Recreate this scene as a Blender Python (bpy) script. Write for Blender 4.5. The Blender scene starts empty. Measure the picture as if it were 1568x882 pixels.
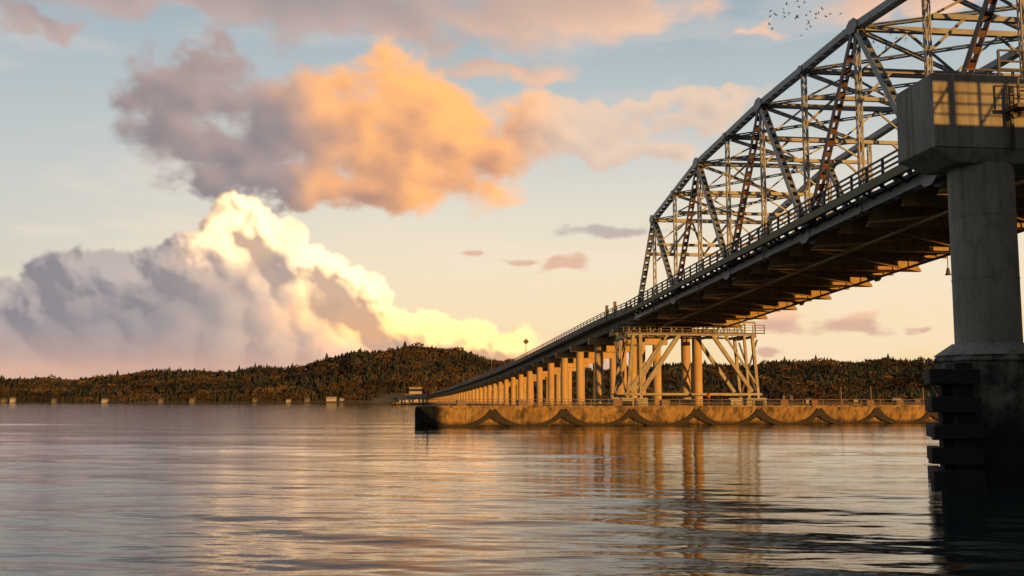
import bpy, math, random
import numpy as np
from mathutils import Vector, Matrix
random.seed(7); rng=np.random.default_rng(11)
scene=bpy.context.scene
scene.view_settings.view_transform='Standard'; scene.view_settings.look='None'
scene.view_settings.exposure=0

# ------------------------------------------------------------------ materials
def new_mat(name):
    m=bpy.data.materials.new(name); m.use_nodes=True
    nt=m.node_tree; return m,nt,nt.nodes['Principled BSDF']
def noise_mat(name,c1,c2,scale=1.0,rough=0.8,metal=0.0,c3=None,c3_scale=0.5,c3_lo=0.55,c3_hi=0.65,
              stretch=(1,1,1),bump=0.0,bump_scale=8.0,wet=None,streak=None):
    m,nt,b=new_mat(name); N=nt.nodes; L=nt.links
    tc=N.new('ShaderNodeNewGeometry')
    mp=N.new('ShaderNodeMapping'); mp.inputs['Scale'].default_value=stretch
    L.new(tc.outputs['Position'],mp.inputs['Vector'])
    n=N.new('ShaderNodeTexNoise'); n.inputs['Scale'].default_value=scale; n.inputs['Detail'].default_value=5
    n.inputs['Roughness'].default_value=0.65
    L.new(mp.outputs[0],n.inputs['Vector'])
    r=N.new('ShaderNodeMapRange'); r.inputs[1].default_value=0.35; r.inputs[2].default_value=0.65
    L.new(n.outputs[0],r.inputs[0])
    mx=N.new('ShaderNodeMix'); mx.data_type='RGBA'
    mx.inputs[6].default_value=(*c1,1); mx.inputs[7].default_value=(*c2,1)
    L.new(r.outputs[0],mx.inputs[0]); col=mx.outputs[2]
    if c3:
        n2=N.new('ShaderNodeTexNoise'); n2.inputs['Scale'].default_value=c3_scale; n2.inputs['Detail'].default_value=6
        n2.inputs['Roughness'].default_value=0.7
        L.new(mp.outputs[0],n2.inputs['Vector'])
        r2=N.new('ShaderNodeMapRange'); r2.inputs[1].default_value=c3_lo; r2.inputs[2].default_value=c3_hi
        L.new(n2.outputs[0],r2.inputs[0])
        m2=N.new('ShaderNodeMix'); m2.data_type='RGBA'; m2.inputs[7].default_value=(*c3,1)
        L.new(r2.outputs[0],m2.inputs[0]); L.new(col,m2.inputs[6]); col=m2.outputs[2]
    if streak:   # vertical run-off stains
        mp2=N.new('ShaderNodeMapping'); mp2.inputs['Scale'].default_value=(2.4,2.4,0.09); L.new(tc.outputs['Position'],mp2.inputs['Vector'])
        n4=N.new('ShaderNodeTexNoise'); n4.inputs['Scale'].default_value=1.0; n4.inputs['Detail'].default_value=4; L.new(mp2.outputs[0],n4.inputs['Vector'])
        r4=N.new('ShaderNodeMapRange'); r4.inputs[1].default_value=0.52; r4.inputs[2].default_value=0.72; r4.inputs[4].default_value=0.75; L.new(n4.outputs[0],r4.inputs[0])
        m4=N.new('ShaderNodeMix'); m4.data_type='RGBA'; m4.inputs[7].default_value=(*streak,1)
        L.new(r4.outputs[0],m4.inputs[0]); L.new(col,m4.inputs[6]); col=m4.outputs[2]
    if wet:
        lo,hi,wc=wet
        sp=N.new('ShaderNodeSeparateXYZ'); L.new(tc.outputs['Position'],sp.inputs[0])
        ad=N.new('ShaderNodeMath'); ad.operation='MULTIPLY_ADD'; ad.inputs[1].default_value=-1.2*(hi-lo)
        L.new(n.outputs[0],ad.inputs[0]); L.new(sp.outputs[2],ad.inputs[2])
        r3=N.new('ShaderNodeMapRange'); r3.inputs[1].default_value=lo-0.6*(hi-lo); r3.inputs[2].default_value=hi-0.6*(hi-lo)
        L.new(ad.outputs[0],r3.inputs[0])
        m3=N.new('ShaderNodeMix'); m3.data_type='RGBA'; m3.inputs[6].default_value=(*wc,1)
        L.new(r3.outputs[0],m3.inputs[0]); L.new(col,m3.inputs[7]); col=m3.outputs[2]
    L.new(col,b.inputs['Base Color'])
    b.inputs['Roughness'].default_value=rough; b.inputs['Metallic'].default_value=metal
    if bump:
        nb=N.new('ShaderNodeTexNoise'); nb.inputs['Scale'].default_value=bump_scale; nb.inputs['Detail'].default_value=4
        L.new(mp.outputs[0],nb.inputs['Vector'])
        bp=N.new('ShaderNodeBump'); bp.inputs['Strength'].default_value=bump; bp.inputs['Distance'].default_value=0.05
        L.new(nb.outputs[0],bp.inputs['Height']); L.new(bp.outputs[0],b.inputs['Normal'])
    return m
STEEL=noise_mat('painted_steel',(0.225,0.255,0.25),(0.14,0.16,0.16),0.8,0.42,c3=(0.13,0.065,0.032),c3_scale=0.9,c3_lo=0.56,c3_hi=0.68)
STEELD=noise_mat('weathered_steel',(0.15,0.11,0.085),(0.09,0.07,0.055),0.9,0.6,c3=(0.13,0.05,0.024),c3_scale=0.7,c3_lo=0.48,c3_hi=0.6)
TOWERS=noise_mat('tower_steel',(0.24,0.225,0.17),(0.15,0.14,0.105),0.8,0.5,c3=(0.12,0.065,0.03),c3_scale=0.9,c3_lo=0.52,c3_hi=0.66)
FLOORST=noise_mat('floor_steel',(0.38,0.27,0.11),(0.24,0.17,0.075),0.6,0.7,c3=(0.40,0.27,0.07),c3_scale=0.3,c3_lo=0.52,c3_hi=0.62)  # yellow-orange base colour stands in for sunlight bounced up off the water
EDGE=noise_mat('mossy_edge_steel',(0.22,0.21,0.14),(0.15,0.14,0.09),0.4,0.75,c3=(0.20,0.18,0.05),c3_scale=0.25,c3_lo=0.45,c3_hi=0.6)
RAILM=noise_mat('rail_steel',(0.07,0.07,0.065),(0.05,0.048,0.045),1,0.6)
CONC=noise_mat('concrete',(0.32,0.27,0.20),(0.22,0.19,0.14),0.5,0.9,c3=(0.14,0.12,0.09),c3_scale=0.7,c3_lo=0.52,c3_hi=0.72,stretch=(1,1,0.3),bump=0.4,bump_scale=5,streak=(0.10,0.085,0.06))
PIERC=noise_mat('pier_concrete',(0.32,0.31,0.26),(0.235,0.23,0.195),0.9,0.9,c3=(0.13,0.125,0.105),c3_scale=2.2,c3_lo=0.50,c3_hi=0.78,stretch=(1,1,0.35),bump=0.9,bump_scale=6,streak=(0.10,0.10,0.08))
PIERB=noise_mat('pier_base_concrete',(0.19,0.175,0.14),(0.09,0.085,0.07),1.6,0.8,c3=(0.026,0.026,0.022),c3_scale=1.6,c3_lo=0.45,c3_hi=0.60,stretch=(1,1,0.7),bump=1.0,bump_scale=5,wet=(1.9,3.3,(0.009,0.009,0.008)))
COLM=noise_mat('column_concrete',(0.54,0.38,0.18),(0.40,0.28,0.13),0.5,0.9,c3=(0.22,0.16,0.09),c3_scale=0.6,c3_lo=0.58,c3_hi=0.75,stretch=(1,1,0.3))
PONT=noise_mat('pontoon_concrete',(0.36,0.24,0.10),(0.20,0.13,0.055),0.7,0.9,c3=(0.045,0.035,0.018),c3_scale=0.9,c3_lo=0.47,c3_hi=0.64,stretch=(1,1,0.45),bump=0.9,bump_scale=3,wet=(0.05,0.7,(0.012,0.010,0.008)),streak=(0.06,0.045,0.025))
RUBBER=noise_mat('black_fender',(0.012,0.010,0.009),(0.022,0.018,0.013),2,0.8)
TIMBER=noise_mat('creosote_timber',(0.014,0.012,0.011),(0.028,0.023,0.019),3,0.8,bump=0.8,stretch=(0.4,0.4,2))
ASPH=noise_mat('asphalt',(0.05,0.05,0.05),(0.065,0.065,0.062),2,0.9)
REDM=noise_mat('red_paint',(0.5,0.06,0.03),(0.4,0.05,0.03),1,0.5)
GLASS=noise_mat('window_glass',(0.03,0.035,0.04),(0.04,0.045,0.05),1,0.1)
ROOF=noise_mat('roof_shingle',(0.07,0.062,0.058),(0.10,0.09,0.08),1,0.9)
SIDING=noise_mat('house_siding',(0.17,0.155,0.135),(0.13,0.12,0.105),1,0.8)
PALE=noise_mat('pale_siding',(0.42,0.40,0.37),(0.34,0.32,0.30),1,0.8)
BIRD=noise_mat('dark_feathers',(0.03,0.028,0.026),(0.05,0.045,0.04),5,0.8)

# ------------------------------------------------------------------ mesh builder
class MB:
    def __init__(s): s.v=[]; s.f=[]; s.mi=[]
    def hexa(s,pts,m=0):
        n=len(s.v); s.v+= [tuple(p) for p in pts]
        for q in ((0,3,2,1),(4,5,6,7),(0,1,5,4),(1,2,6,5),(2,3,7,6),(3,0,4,7)):
            s.f.append(tuple(n+i for i in q)); s.mi.append(m)
    def box(s,c,X,Y,Z,m=0):
        c=Vector(c); P=[]
        for z in (-1,1):
            for a,b in ((-1,-1),(1,-1),(1,1),(-1,1)): P.append(c+X*a+Y*b+Z*z)
        s.hexa(P,m)
    def beam(s,p0,p1,w,h,side=None,m=0):
        p0=Vector(p0); p1=Vector(p1); ax=(p1-p0); L=ax.length
        if L<1e-5: return
        ax/=L
        if side is None:
            up=Vector((0,0,1)) if abs(ax.z)<0.95 else Vector((0.118,-0.993,0))
            side=ax.cross(up).normalized()
        else:
            side=(side-ax*side.dot(ax)).normalized()
        o=ax.cross(side).normalized()
        s.box((p0+p1)/2,side*w/2,o*h/2,ax*L/2,m)
    def laced(s,p0,p1,wS,wO,S,m=0,step=0.95,bat=0.42,t=0.08,ib=False):
        p0=Vector(p0);p1=Vector(p1);ax=p1-p0;L=ax.length;ax/=L
        S=(S-ax*S.dot(ax)).normalized(); O=ax.cross(S).normalized()
        for k in (-1,1): s.box((p0+p1)/2+S*k*(wS/2-t/2),S*t/2,O*wO/2,ax*L/2,m)
        n=max(2,int(L/step))
        for i in range(n):
            c=p0+ax*L*(i+0.5)/n
            for k in (-1,1): s.box(c+O*k*(wO/2-t/2-0.004),S*(wS/2-t-0.002),O*t/2*0.6,ax*bat/2,m)
    def zig(s,p0,p1,wS,wO,S,m=0,t=0.09,step=0.9):
        p0=Vector(p0);p1=Vector(p1);ax=p1-p0;L=ax.length;ax/=L
        S=(S-ax*S.dot(ax)).normalized(); O=ax.cross(S).normalized()
        for a in (-1,1):
            for b in (-1,1):
                q=S*a*(wS/2-t/2)+O*b*(wO/2-t/2); s.beam(p0+q,p1+q,t,t,S,m)
        n=max(2,int(L/step)); 
        for i in range(n):
            a=p0+ax*L*i/n; b=p0+ax*L*(i+1)/n; sg=1 if i%2 else -1
            for k in (-1,1):
                s.beam(a+S*sg*(wS/2-t)+O*k*(wO/2-0.02),b-S*sg*(wS/2-t)+O*k*(wO/2-0.02),0.07,0.03,S,m)
                s.beam(a+O*sg*(wO/2-t)+S*k*(wS/2-0.02),b-O*sg*(wO/2-t)+S*k*(wS/2-0.02),0.03,0.07,S,m)
    def prism(s,poly,z0,z1,m=0,poly2=None):
        n=len(s.v); k=len(poly); p2=poly2 or poly
        s.v+=[(p[0],p[1],z0) for p in poly]+[(p[0],p[1],z1) for p in p2]
        s.f.append(tuple(n+i for i in reversed(range(k)))); s.mi.append(m)
        s.f.append(tuple(n+k+i for i in range(k))); s.mi.append(m)
        for i in range(k):
            j=(i+1)%k; s.f.append((n+i,n+j,n+k+j,n+k+i)); s.mi.append(m)
    def cyl(s,c,r,z0,z1,seg=20,m=0,r2=None):
        r2=r if r2 is None else r2
        s.prism([(c[0]+r*math.cos(2*math.pi*i/seg),c[1]+r*math.sin(2*math.pi*i/seg)) for i in range(seg)],z0,z1,m,
                [(c[0]+r2*math.cos(2*math.pi*i/seg),c[1]+r2*math.sin(2*math.pi*i/seg)) for i in range(seg)])
    def obj(s,name,mats,parent=None,bevel=0,smooth=False):
        me=bpy.data.meshes.new(name); me.from_pydata(s.v,[],s.f); 
        for m in (mats if isinstance(mats,(list,tuple)) else [mats]): me.materials.append(m)
        me.polygons.foreach_set('material_index',s.mi); me.update()
        o=bpy.data.objects.new(name,me); scene.collection.objects.link(o)
        if parent: o.parent=parent
        if smooth:
            me.polygons.foreach_set('use_smooth',[True]*len(me.polygons))
            try: me.set_sharp_from_angle(angle=math.radians(35))
            except Exception: pass
        if bevel:
            b=o.modifiers.new('bevel','BEVEL'); b.width=bevel; b.segments=2; b.limit_method='ANGLE'
        return o
def empty(name,loc=(0,0,0)):
    e=bpy.data.objects.new(name,None); e.empty_display_size=2; scene.collection.objects.link(e); return e

# ------------------------------------------------------------------ bridge frame
S=Vector((0.9931,0.1172,0)); A=Vector((-0.1172,0.9931,0)); Z=Vector((0,0,1))
def P(y,w,z): return Vector((35.2-0.118*y+0.993*w, y+0.117*w, z))
def zb(y): return 14.9+(147.8-y)*0.0335
W=15.6
ys=[147.8-10.15*k for k in range(11)]
ztop={1:27.2,3:30.2,5:31.2,7:31.35,9:30.1}
for k in (2,4,6,8): ztop[k]=(ztop[k-1]+ztop[k+1])/2

bridge=empty('steel_truss_bridge')
chord=MB(); diag=MB(); vert=MB(); gus=MB(); lat=MB()
for w in (0,W):
    for k in range(10):
        chord.laced(P(ys[k],w,zb(ys[k])),P(ys[k+1],w,zb(ys[k+1])),0.7,0.62,S,step=1.4,bat=0.9)
    for k in range(1,9):
        chord.laced(P(ys[k],w,ztop[k]),P(ys[k+1],w,ztop[k+1]),0.7,0.55,S,step=1.3,bat=0.75)
    for a,b in ((0,1),(10,9)):
        chord.laced(P(ys[a],w,zb(ys[a])),P(ys[b],w,ztop[b]),0.65,0.55,S,step=1.1,bat=0.6)
    for k in range(0,11,2):
        for j in (k-1,k+1):
            if 1<=j<=9 and not (k==0 and j==1) and not (k==10 and j==9):
                p0=P(ys[k],w,zb(ys[k])); p1=P(ys[j],w,ztop[j])
                diag.laced(p0,p1,0.55,0.5,S,m=1 if (j>k) else 0,step=0.95,bat=0.42)
    for k in range(1,10):
        vert.zig(P(ys[k],w,zb(ys[k])),P(ys[k],w,ztop[k]),0.42,0.36,S,t=0.08)
        for z,sc in ((zb(ys[k]),1.0 if k%2==0 else 0.55),(ztop[k],0.85 if k%2 else 0.5)):
            for sd in (-1,1):
                c=P(ys[k],w,z)+S*sd*0.39
                r=0.95*sc; n0=len(gus.v)
                pts=[]
                for i in range(8):
                    a=math.pi/8+i*math.pi/4
                    pts.append((r*1.25*math.cos(a),r*0.75*math.sin(a)))
                for t in (-0.025,0.025):
                    for (x,zz) in pts: gus.v.append(tuple(c+A*x+Z*zz+S*t))
                gus.f.append(tuple(n0+i for i in range(8))); gus.mi.append(0)
                gus.f.append(tuple(n0+15-i for i in range(8))); gus.mi.append(0)
                for i in range(8):
                    j=(i+1)%8; gus.f.append((n0+i,n0+8+i,n0+8+j,n0+j)); gus.mi.append(0)
for k in range(1,10):
    zt=ztop[k]
    lat.laced(P(ys[k],0.4,zt-0.1),P(ys[k],W-0.4,zt-0.1),0.45,0.42,A,step=1.3,bat=0.5)
    low=zt-(3.4 if k%2 else 2.4)
    lat.laced(P(ys[k],0.4,low),P(ys[k],W-0.4,low),0.34,0.34,A,step=1.3,bat=0.4)
    n=4
    for i in range(n):
        a=0.4+(W-0.8)*i/n; b=0.4+(W-0.8)*(i+1)/n
        if i%2: lat.beam(P(ys[k],a,zt-0.3),P(ys[k],b,low+0.1),0.16,0.16)
        else: lat.beam(P(ys[k],a,low+0.1),P(ys[k],b,zt-0.3),0.16,0.16)
    lat.beam(P(ys[k],0.3,low-2.2),P(ys[k],2.6,low-0.1),0.2,0.2); lat.beam(P(ys[k],W-0.3,low-2.2),P(ys[k],W-2.6,low-0.1),0.2,0.2)
for k in range(1,9):
    lat.laced(P(ys[k],0.4,ztop[k]),P(ys[k+1],W-0.4,ztop[k+1]),0.28,0.28,Z,step=1.4,bat=0.4)
    lat.laced(P(ys[k],W-0.4,ztop[k]-0.35),P(ys[k+1],0.4,ztop[k+1]-0.35),0.28,0.28,Z,step=1.4,bat=0.4)
for a,b in ((0,1),(10,9)):   # portals
    f=lambda t,w:P(ys[a]+(ys[b]-ys[a])*t,w,zb(ys[a])+(ztop[b]-zb(ys[a]))*t)
    for t in (0.66,0.99): lat.laced(f(t,0.4),f(t,W-0.4),0.42,0.42,A,step=1.2,bat=0.5)
    for i in range(6):
        u0=0.4+(W-0.8)*i/6;u1=0.4+(W-0.8)*(i+1)/6
        if i%2: lat.beam(f(0.66,u0),f(0.98,u1),0.2,0.2)
        else: lat.beam(f(0.98,u0),f(0.66,u1),0.2,0.2)
chord.obj('truss_chords',[STEEL,STEELD],bridge)
diag.obj('truss_diagonals',[STEEL,STEELD],bridge)
vert.obj('truss_verticals',[STEEL],bridge)
gus.obj('gusset_plates',[STEEL],bridge)
lat.obj('lateral_bracing',[STEEL],bridge)
# floor system
fl=MB(); Y0,Y1=ys[0],ys[10]
nb=20
for i in range(nb+1):
    y=Y0+(Y1-Y0)*i/nb; z=zb(y)
    main=(i%2==0)
    top=z+0.75; d=2.0 if main else 1.55
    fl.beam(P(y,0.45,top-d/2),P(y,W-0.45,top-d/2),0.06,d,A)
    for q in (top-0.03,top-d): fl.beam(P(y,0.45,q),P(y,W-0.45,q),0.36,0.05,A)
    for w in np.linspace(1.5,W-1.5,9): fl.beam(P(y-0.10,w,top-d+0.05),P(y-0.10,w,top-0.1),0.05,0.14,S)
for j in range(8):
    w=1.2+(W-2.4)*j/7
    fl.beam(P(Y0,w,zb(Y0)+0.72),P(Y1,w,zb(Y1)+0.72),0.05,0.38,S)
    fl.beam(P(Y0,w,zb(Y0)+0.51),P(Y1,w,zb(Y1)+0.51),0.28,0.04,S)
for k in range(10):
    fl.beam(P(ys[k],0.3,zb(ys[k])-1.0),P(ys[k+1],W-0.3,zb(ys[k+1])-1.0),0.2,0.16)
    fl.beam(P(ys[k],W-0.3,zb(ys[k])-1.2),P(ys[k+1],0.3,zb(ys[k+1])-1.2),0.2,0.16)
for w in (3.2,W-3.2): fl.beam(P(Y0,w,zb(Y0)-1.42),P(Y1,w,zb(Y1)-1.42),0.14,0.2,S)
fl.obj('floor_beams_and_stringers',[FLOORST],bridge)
dk=MB()
dk.beam(P(Y0,W/2,zb(Y0)+1.1),P(Y1,W/2,zb(Y1)+1.1),W-1.2,0.3,S,0)
for w in (-1.5,W+1.5):
    dk.beam(P(Y0,w*1.0,zb(Y0)+0.75),P(Y1,w,zb(Y1)+0.75),0.12,0.55,S,1)
    ww=-0.95 if w<0 else W+0.95
    dk.beam(P(Y0,ww,zb(Y0)+0.9),P(Y1,ww,zb(Y1)+0.9),0.95,0.1,S,1)
for i in range(41):
    y=Y0+(Y1-Y0)*i/40
    dk.beam(P(y,-1.4,zb(y)+0.7),P(y,-0.4,zb(y)+0.2),0.1,0.16); dk.beam(P(y,W+1.4,zb(y)+0.7),P(y,W+0.4,zb(y)+0.2),0.1,0.16)
dk.obj('deck_slab_and_walkway',[ASPH,EDGE],bridge)
def railing(mb,f,y0,y1,step=2.5,h=1.1,t=0.09,rails=(1.0,0.66,0.33),m=0):
    n=max(1,int(abs(y1-y0)/step))
    for i in range(n+1):
        y=y0+(y1-y0)*i/n; p=f(y); mb.beam(p,p+Z*h,t*1.3,t*1.3,m=m)
    for i in range(n):
        a=f(y0+(y1-y0)*i/n); b=f(y0+(y1-y0)*(i+1)/n)
        for r in rails: mb.beam(a+Z*h*r,b+Z*h*r,t,t,m=m)
rl=MB()
for w in (-1.5,W+1.5): railing(rl,lambda y:P(y,w,zb(y)+0.98),Y0,Y1,2.4,1.15,0.12)
for w in (0.55,W-0.55): railing(rl,lambda y:P(y,w,zb(y)+1.2),Y0,Y1,2.0,0.85,0.2,(1.0,0.55))
rl.obj('handrails',[RAILM],bridge)

# ------------------------------------------------------------------ end support tower on pontoon
PT=2.3
tw=empty('truss_support_tower')
t=MB()
def Q(w,z,dy=0): return P(150.0+dy,w,z)
for dy in (-2.2,5.5):
    t.laced(Q(-0.6,12.6,dy),Q(-1.7,PT,dy),0.5,0.45,A)
    if dy<0: t.laced(Q(0.4,12.6,dy),Q(0.4,PT,dy),0.5,0.45,A)
    t.beam(Q(6.0,12.4,dy),Q(0.6,4.6,dy),0.6,0.6,A)
    if dy<0: t.beam(Q(4.3,12.4,dy),Q(-0.9,3.6,dy),0.26,0.26,A)
    t.beam(Q(11.0,12.4,dy),Q(16.6,4.4,dy),0.5,0.5,A)
    if dy<0: t.beam(Q(12.8,12.4,dy),Q(17.3,5.4,dy),0.26,0.26,A)
    if dy<0: t.laced(Q(15.6,12.6,dy),Q(16.2,PT,dy),0.35,0.35,A)
    t.laced(Q(16.8,12.6,dy),Q(17.6,PT,dy),0.45,0.4,A)
    t.beam(Q(-2.0,4.05,dy),Q(18,4.05,dy),0.5,0.32,A)
    for z in (12.5,14.3): t.laced(Q(-1.2,z,dy),Q(17.3,z,dy),0.3,0.28,A)
    for i in range(13):
        w=-1.2+18.5*i/12; t.beam(Q(w,12.5,dy),Q(w,14.3,dy),0.18,0.18)
        if i<12 and i%2==0: t.beam(Q(w,12.5,dy),Q(w+18.5/12,14.3,dy),0.12,0.12)
    for w in (-1.7,0.4,16.3,17.6): t.box(Q(w,PT+0.6,dy),S*0.8,A*0.8,Z*0.6,0)
for w in (-1.2,0.4,6,11,15.6,17.3): t.beam(Q(w,12.3,-2.2),Q(w,12.3,5.5),0.35,0.35)
for w in (-1.6,17.5): 
    t.beam(Q(w,PT+1.2,-2.2),Q(w,11.8,5.5),0.2,0.2); t.beam(Q(w,PT+1.2,5.5),Q(w,11.8,-2.2),0.2,0.2)
t.obj('tower_steelwork',[TOWERS],tw)
t=MB()
for w,dy in ((3.0,8),(9.8,1.5),(12.2,10),(0.2,10)):
    t.cyl(Q(w,0,dy),0.66,PT,13.4,18)
t.beam(Q(-1,13.6,9.5),Q(15,13.6,9.5),1.6,1.0,A)
t.obj('tower_columns',[COLM],tw,smooth=True)
t=MB()
for w0,w1,dy in ((-2.2,18.4,-2.9),(-2.2,18.4,6.2)):
    railing(t,lambda w:Q(w,12.75,dy),w0,w1,1.6,1.1,0.08)
t.beam(Q(-2.2,12.7,-2.9),Q(18.4,12.7,-2.9),0.5,0.12)
t.obj('tower_handrail',[RAILM],tw)

# ------------------------------------------------------------------ viaduct on pontoons
prof=[(148,16.1),(163,16.1),(184,15.7),(212,15.0),(275,13.6),(342,12.3),(451,11),(594,9.7),(875,8.2),(1010,7.6)]
def zr(y): return float(np.interp(y,[p[0] for p in prof],[p[1] for p in prof]))
via=empty('pontoon_viaduct')
v=MB(); yy=[149.5]+[165+18*i for i in range(47)]
for i in range(len(yy)-1):
    a,b=yy[i],yy[i+1]
    def seg(w,dz,wd,h,m=0): v.beam(P(a,w,zr(a)+dz),P(b,w,zr(b)+dz),wd,h,S,m)
    seg(6.8,-0.15,14.6,0.3); seg(6.8,0.012,12.6,0.02,2)
    for w in (1.2,4.0,6.8,9.6,12.4): seg(w,-0.95,0.5,1.3)
    for w in (-0.4,14.0): seg(w,0.35,0.25,0.7,0)
v.obj('deck_and_girders',[CONC,CONC,ASPH],via)
v=MB()
for i,y in enumerate(yy[1:]):
    z=zr(y)
    v.beam(P(y,-0.2,z-2.2),P(y,13.8,z-2.2),1.5,1.2,A,1)
    for w in (1.6,12.0): v.cyl(P(y,w,0),0.75,1.9,z-2.8,16 if i<12 else 8,1)
v.obj('columns_and_bent_caps',[CONC,COLM],via,smooth=True)
v=MB()
for w in (-0.45,14.05): railing(v,lambda y:P(y,w,zr(y)+0.7),150,460,3.0,0.65,0.1,(1.0,0.5))
for w in (-0.45,14.05): railing(v,lambda y:P(y,w,zr(y)+0.7),460,960,9,0.65,0.12,(1.0,))
v.obj('parapet_rails',[RAILM],via)
v=MB()
for y in (160,166): v.beam(P(y,-0.5,zr(y)),P(y,-0.5,zr(y)+2.2),0.4,0.4)
for y in (350,480,650,820): v.beam(P(y,-0.7,zr(y)),P(y,-0.7,zr(y)+5),0.16,0.16)
v.obj('light_posts',[STEELD],via)
sg=empty('diamond_warning_sign'); v=MB(); p=P(262,-0.8,zr(262))
v.beam(p,p+Z*4.2,0.14,0.14,m=1)
c=p+Z*4.0; r=0.8
d=[c+S*r-A*.12,c+Z*r-A*.12,c-S*r-A*.12,c-Z*r-A*.12]; n0=len(v.v)
v.v+=[tuple(q) for q in d]+[tuple(q-A*0.04) for q in d]
v.f+= [(0+n0,1+n0,2+n0,3+n0),(7+n0,6+n0,5+n0,4+n0)]+[(n0+i,n0+4+i,n0+4+(i+1)%4,n0+(i+1)%4) for i in range(4)]; v.mi+=[0]*6
v.obj('sign_plate_and_post',[RAILM,STEELD],sg)

# ------------------------------------------------------------------ pontoons
pon=empty('concrete_pontoon')
F0=Vector((-11.4,127,0)); fd=Vector((0.9514,0.3078,0)).normalized(); fn=Vector((fd.y,-fd.x,0))
bay=9.33; NB=11; dep=21
pb=MB()
c0=F0; c1=F0+fd*bay*NB; c2=c1-fn*dep; c3=c0+Vector((0.6,20,0))
pb.prism([(q.x,q.y) for q in (c0,c1,c2,c3)],-1.5,PT,0)
for a,b in ((c0,c1),(c1,c2),(c2,c3),(c3,c0)):
    dirn=(b-a).normalized()
    pb.beam(a+Z*(PT+0.09)+dirn*0.02,b+Z*(PT+0.09)-dirn*0.02,0.5,0.2)
q=[P(150,-2.5,0),P(150,17,0),P(1000,17,0),P(1000,-2.5,0)]
pb.prism([(a.x,a.y) for a in q],-1.5,1.98,0)
for i in range(NB):
    a=F0+fd*bay*i; n=18; M=6
    base=len(pb.v)
    for r in range(M+1):
        for s_ in range(n+1):
            x=s_/n; cat=1-(2*x-1)**2
            zlo=PT-0.25-(PT-0.30)*cat**0.75 ; zhi=PT-0.02
            f=r/M; z=zlo+(zhi-zlo)*f
            bulge=0.10+0.95*math.sin(math.pi*x)**0.8*(0.25+0.75*f)
            pnt=a+fd*bay*x+fn*bulge+Z*z; pb.v.append(tuple(pnt))
    for r in range(M):
        for s_ in range(n):
            k=base+r*(n+1)+s_; pb.f.append((k,k+1,k+n+2,k+n+1)); pb.mi.append(0)
    b2=len(pb.v)
    for s_ in range(n+1):
        x=s_/n; cat=1-(2*x-1)**2; zlo=PT-0.25-(PT-0.30)*cat**0.75
        pb.v.append(tuple(a+fd*bay*x-fn*0.05+Z*(PT-0.02))); pb.v.append(tuple(a+fd*bay*x-fn*0.05+Z*zlo))
    for s_ in range(n):
        k=base+M*(n+1)+s_; pb.f.append((k,k+1,b2+2*(s_+1),b2+2*s_)); pb.mi.append(0)
        k=base+s_; pb.f.append((k+1,k,b2+2*s_+1,b2+2*(s_+1)+1)); pb.mi.append(0)
pb.obj('pontoon_hull',[PONT],pon)
sw=MB()
for i in range(NB):
    a=F0+fd*bay*i; n=20; prev=None
    for s_ in range(n+1):
        x=s_/n; cat=1-(2*x-1)**2; z=PT-0.22-(PT-0.30)*cat**0.75
        bulge=0.18+0.95*math.sin(math.pi*x)**0.8*0.25
        pnt=a+fd*bay*x+fn*(bulge+0.06)+Z*(z-0.02)
        if prev is not None: 
            th=0.38+0.95*(1-cat)*(1 if x<0.5 else 0.3)
            sw.beam(prev-Z*th*0.25,pnt-Z*th*0.25,0.36,th)
        prev=pnt
sw.beam(F0+fn*0.15-fd*0.05-Z*0.4,F0+fn*0.15-fd*0.05+Z*2.3,0.6,0.6)
sw.obj('rubber_fender_swags',[RUBBER],pon)
pr=MB()
railing(pr,lambda s_:F0+fd*s_-fn*1.0+Z*PT,1,bay*NB-1,3.1,1.0,0.07,(1.0,0.5))
for s_ in (6,14,27,34,52,57,66,71):
    pr.box(F0+fd*s_-fn*2.2+Z*(PT+0.45),fd*0.6,fn*0.4,Z*0.45,0)
railing(pr,lambda y:P(y,-2.2,1.98),160,700,6,1.0,0.09,(1.0,0.5))
for s_ in (62,67,76,82): pr.beam(F0+fd*s_-fn*3+Z*PT,F0+fd*s_-fn*3+Z*(PT+2.8),0.12,0.12)
pr.obj('deck_railing_and_lockers',[STEELD],pon)
def nav(base,h=2.6):
    e=empty('navigation_light'); m_=MB()
    m_.cyl(base,0.09,base.z,base.z+h,10,0); m_.cyl(base,0.35,base.z,base.z+0.15,12,0)
    m_.cyl(base,0.26,base.z+h,base.z+h+0.45,12,1); m_.cyl(base,0.26,base.z+h+0.45,base.z+h+0.65,12,0,0.05)
    m_.obj('lantern_and_post',[STEELD,REDM],e)
nav(F0+fd*1.5-fn*1.2+Z*PT,1.5)
nav(Q(9.0,PT,-6),1.3)

ch=empty('control_house'); m_=MB()
c=P(880,-14,0)
def B(dx,dy,z0,z1,hx,hy,m=0): m_.box(Vector((c.x+dx,c.y+dy,(z0+z1)/2)),Vector((hx,0,0)),Vector((0,hy,0)),Z*(z1-z0)/2,m)
B(0,0,-1,2.0,17,10,3); B(2,0,2,8.5,8,6,0); B(2,0,8.5,14.2,5,4.5,0); B(2,0,14.2,14.8,5.8,5.3,1); B(2,-0.05,11,13.2,5.1,4.6,2)
for i in range(5): B(-4+3*i,-6.02,4.2,5.8,0.8,0.05,2)
B(2,0,8.5,8.9,8.5,6.5,1); B(-9,0,2,5,3,4,0); B(5,0,14.8,20,0.2,0.2,1); B(-1,0,14.8,17,0.15,0.15,1); B(-13,0,2,6,0.2,0.2,1); B(10.5,0,2,7,0.2,0.2,1)
m_.obj('house_walls_windows_roof',[PALE,STEELD,GLASS,PONT],ch)

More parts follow.
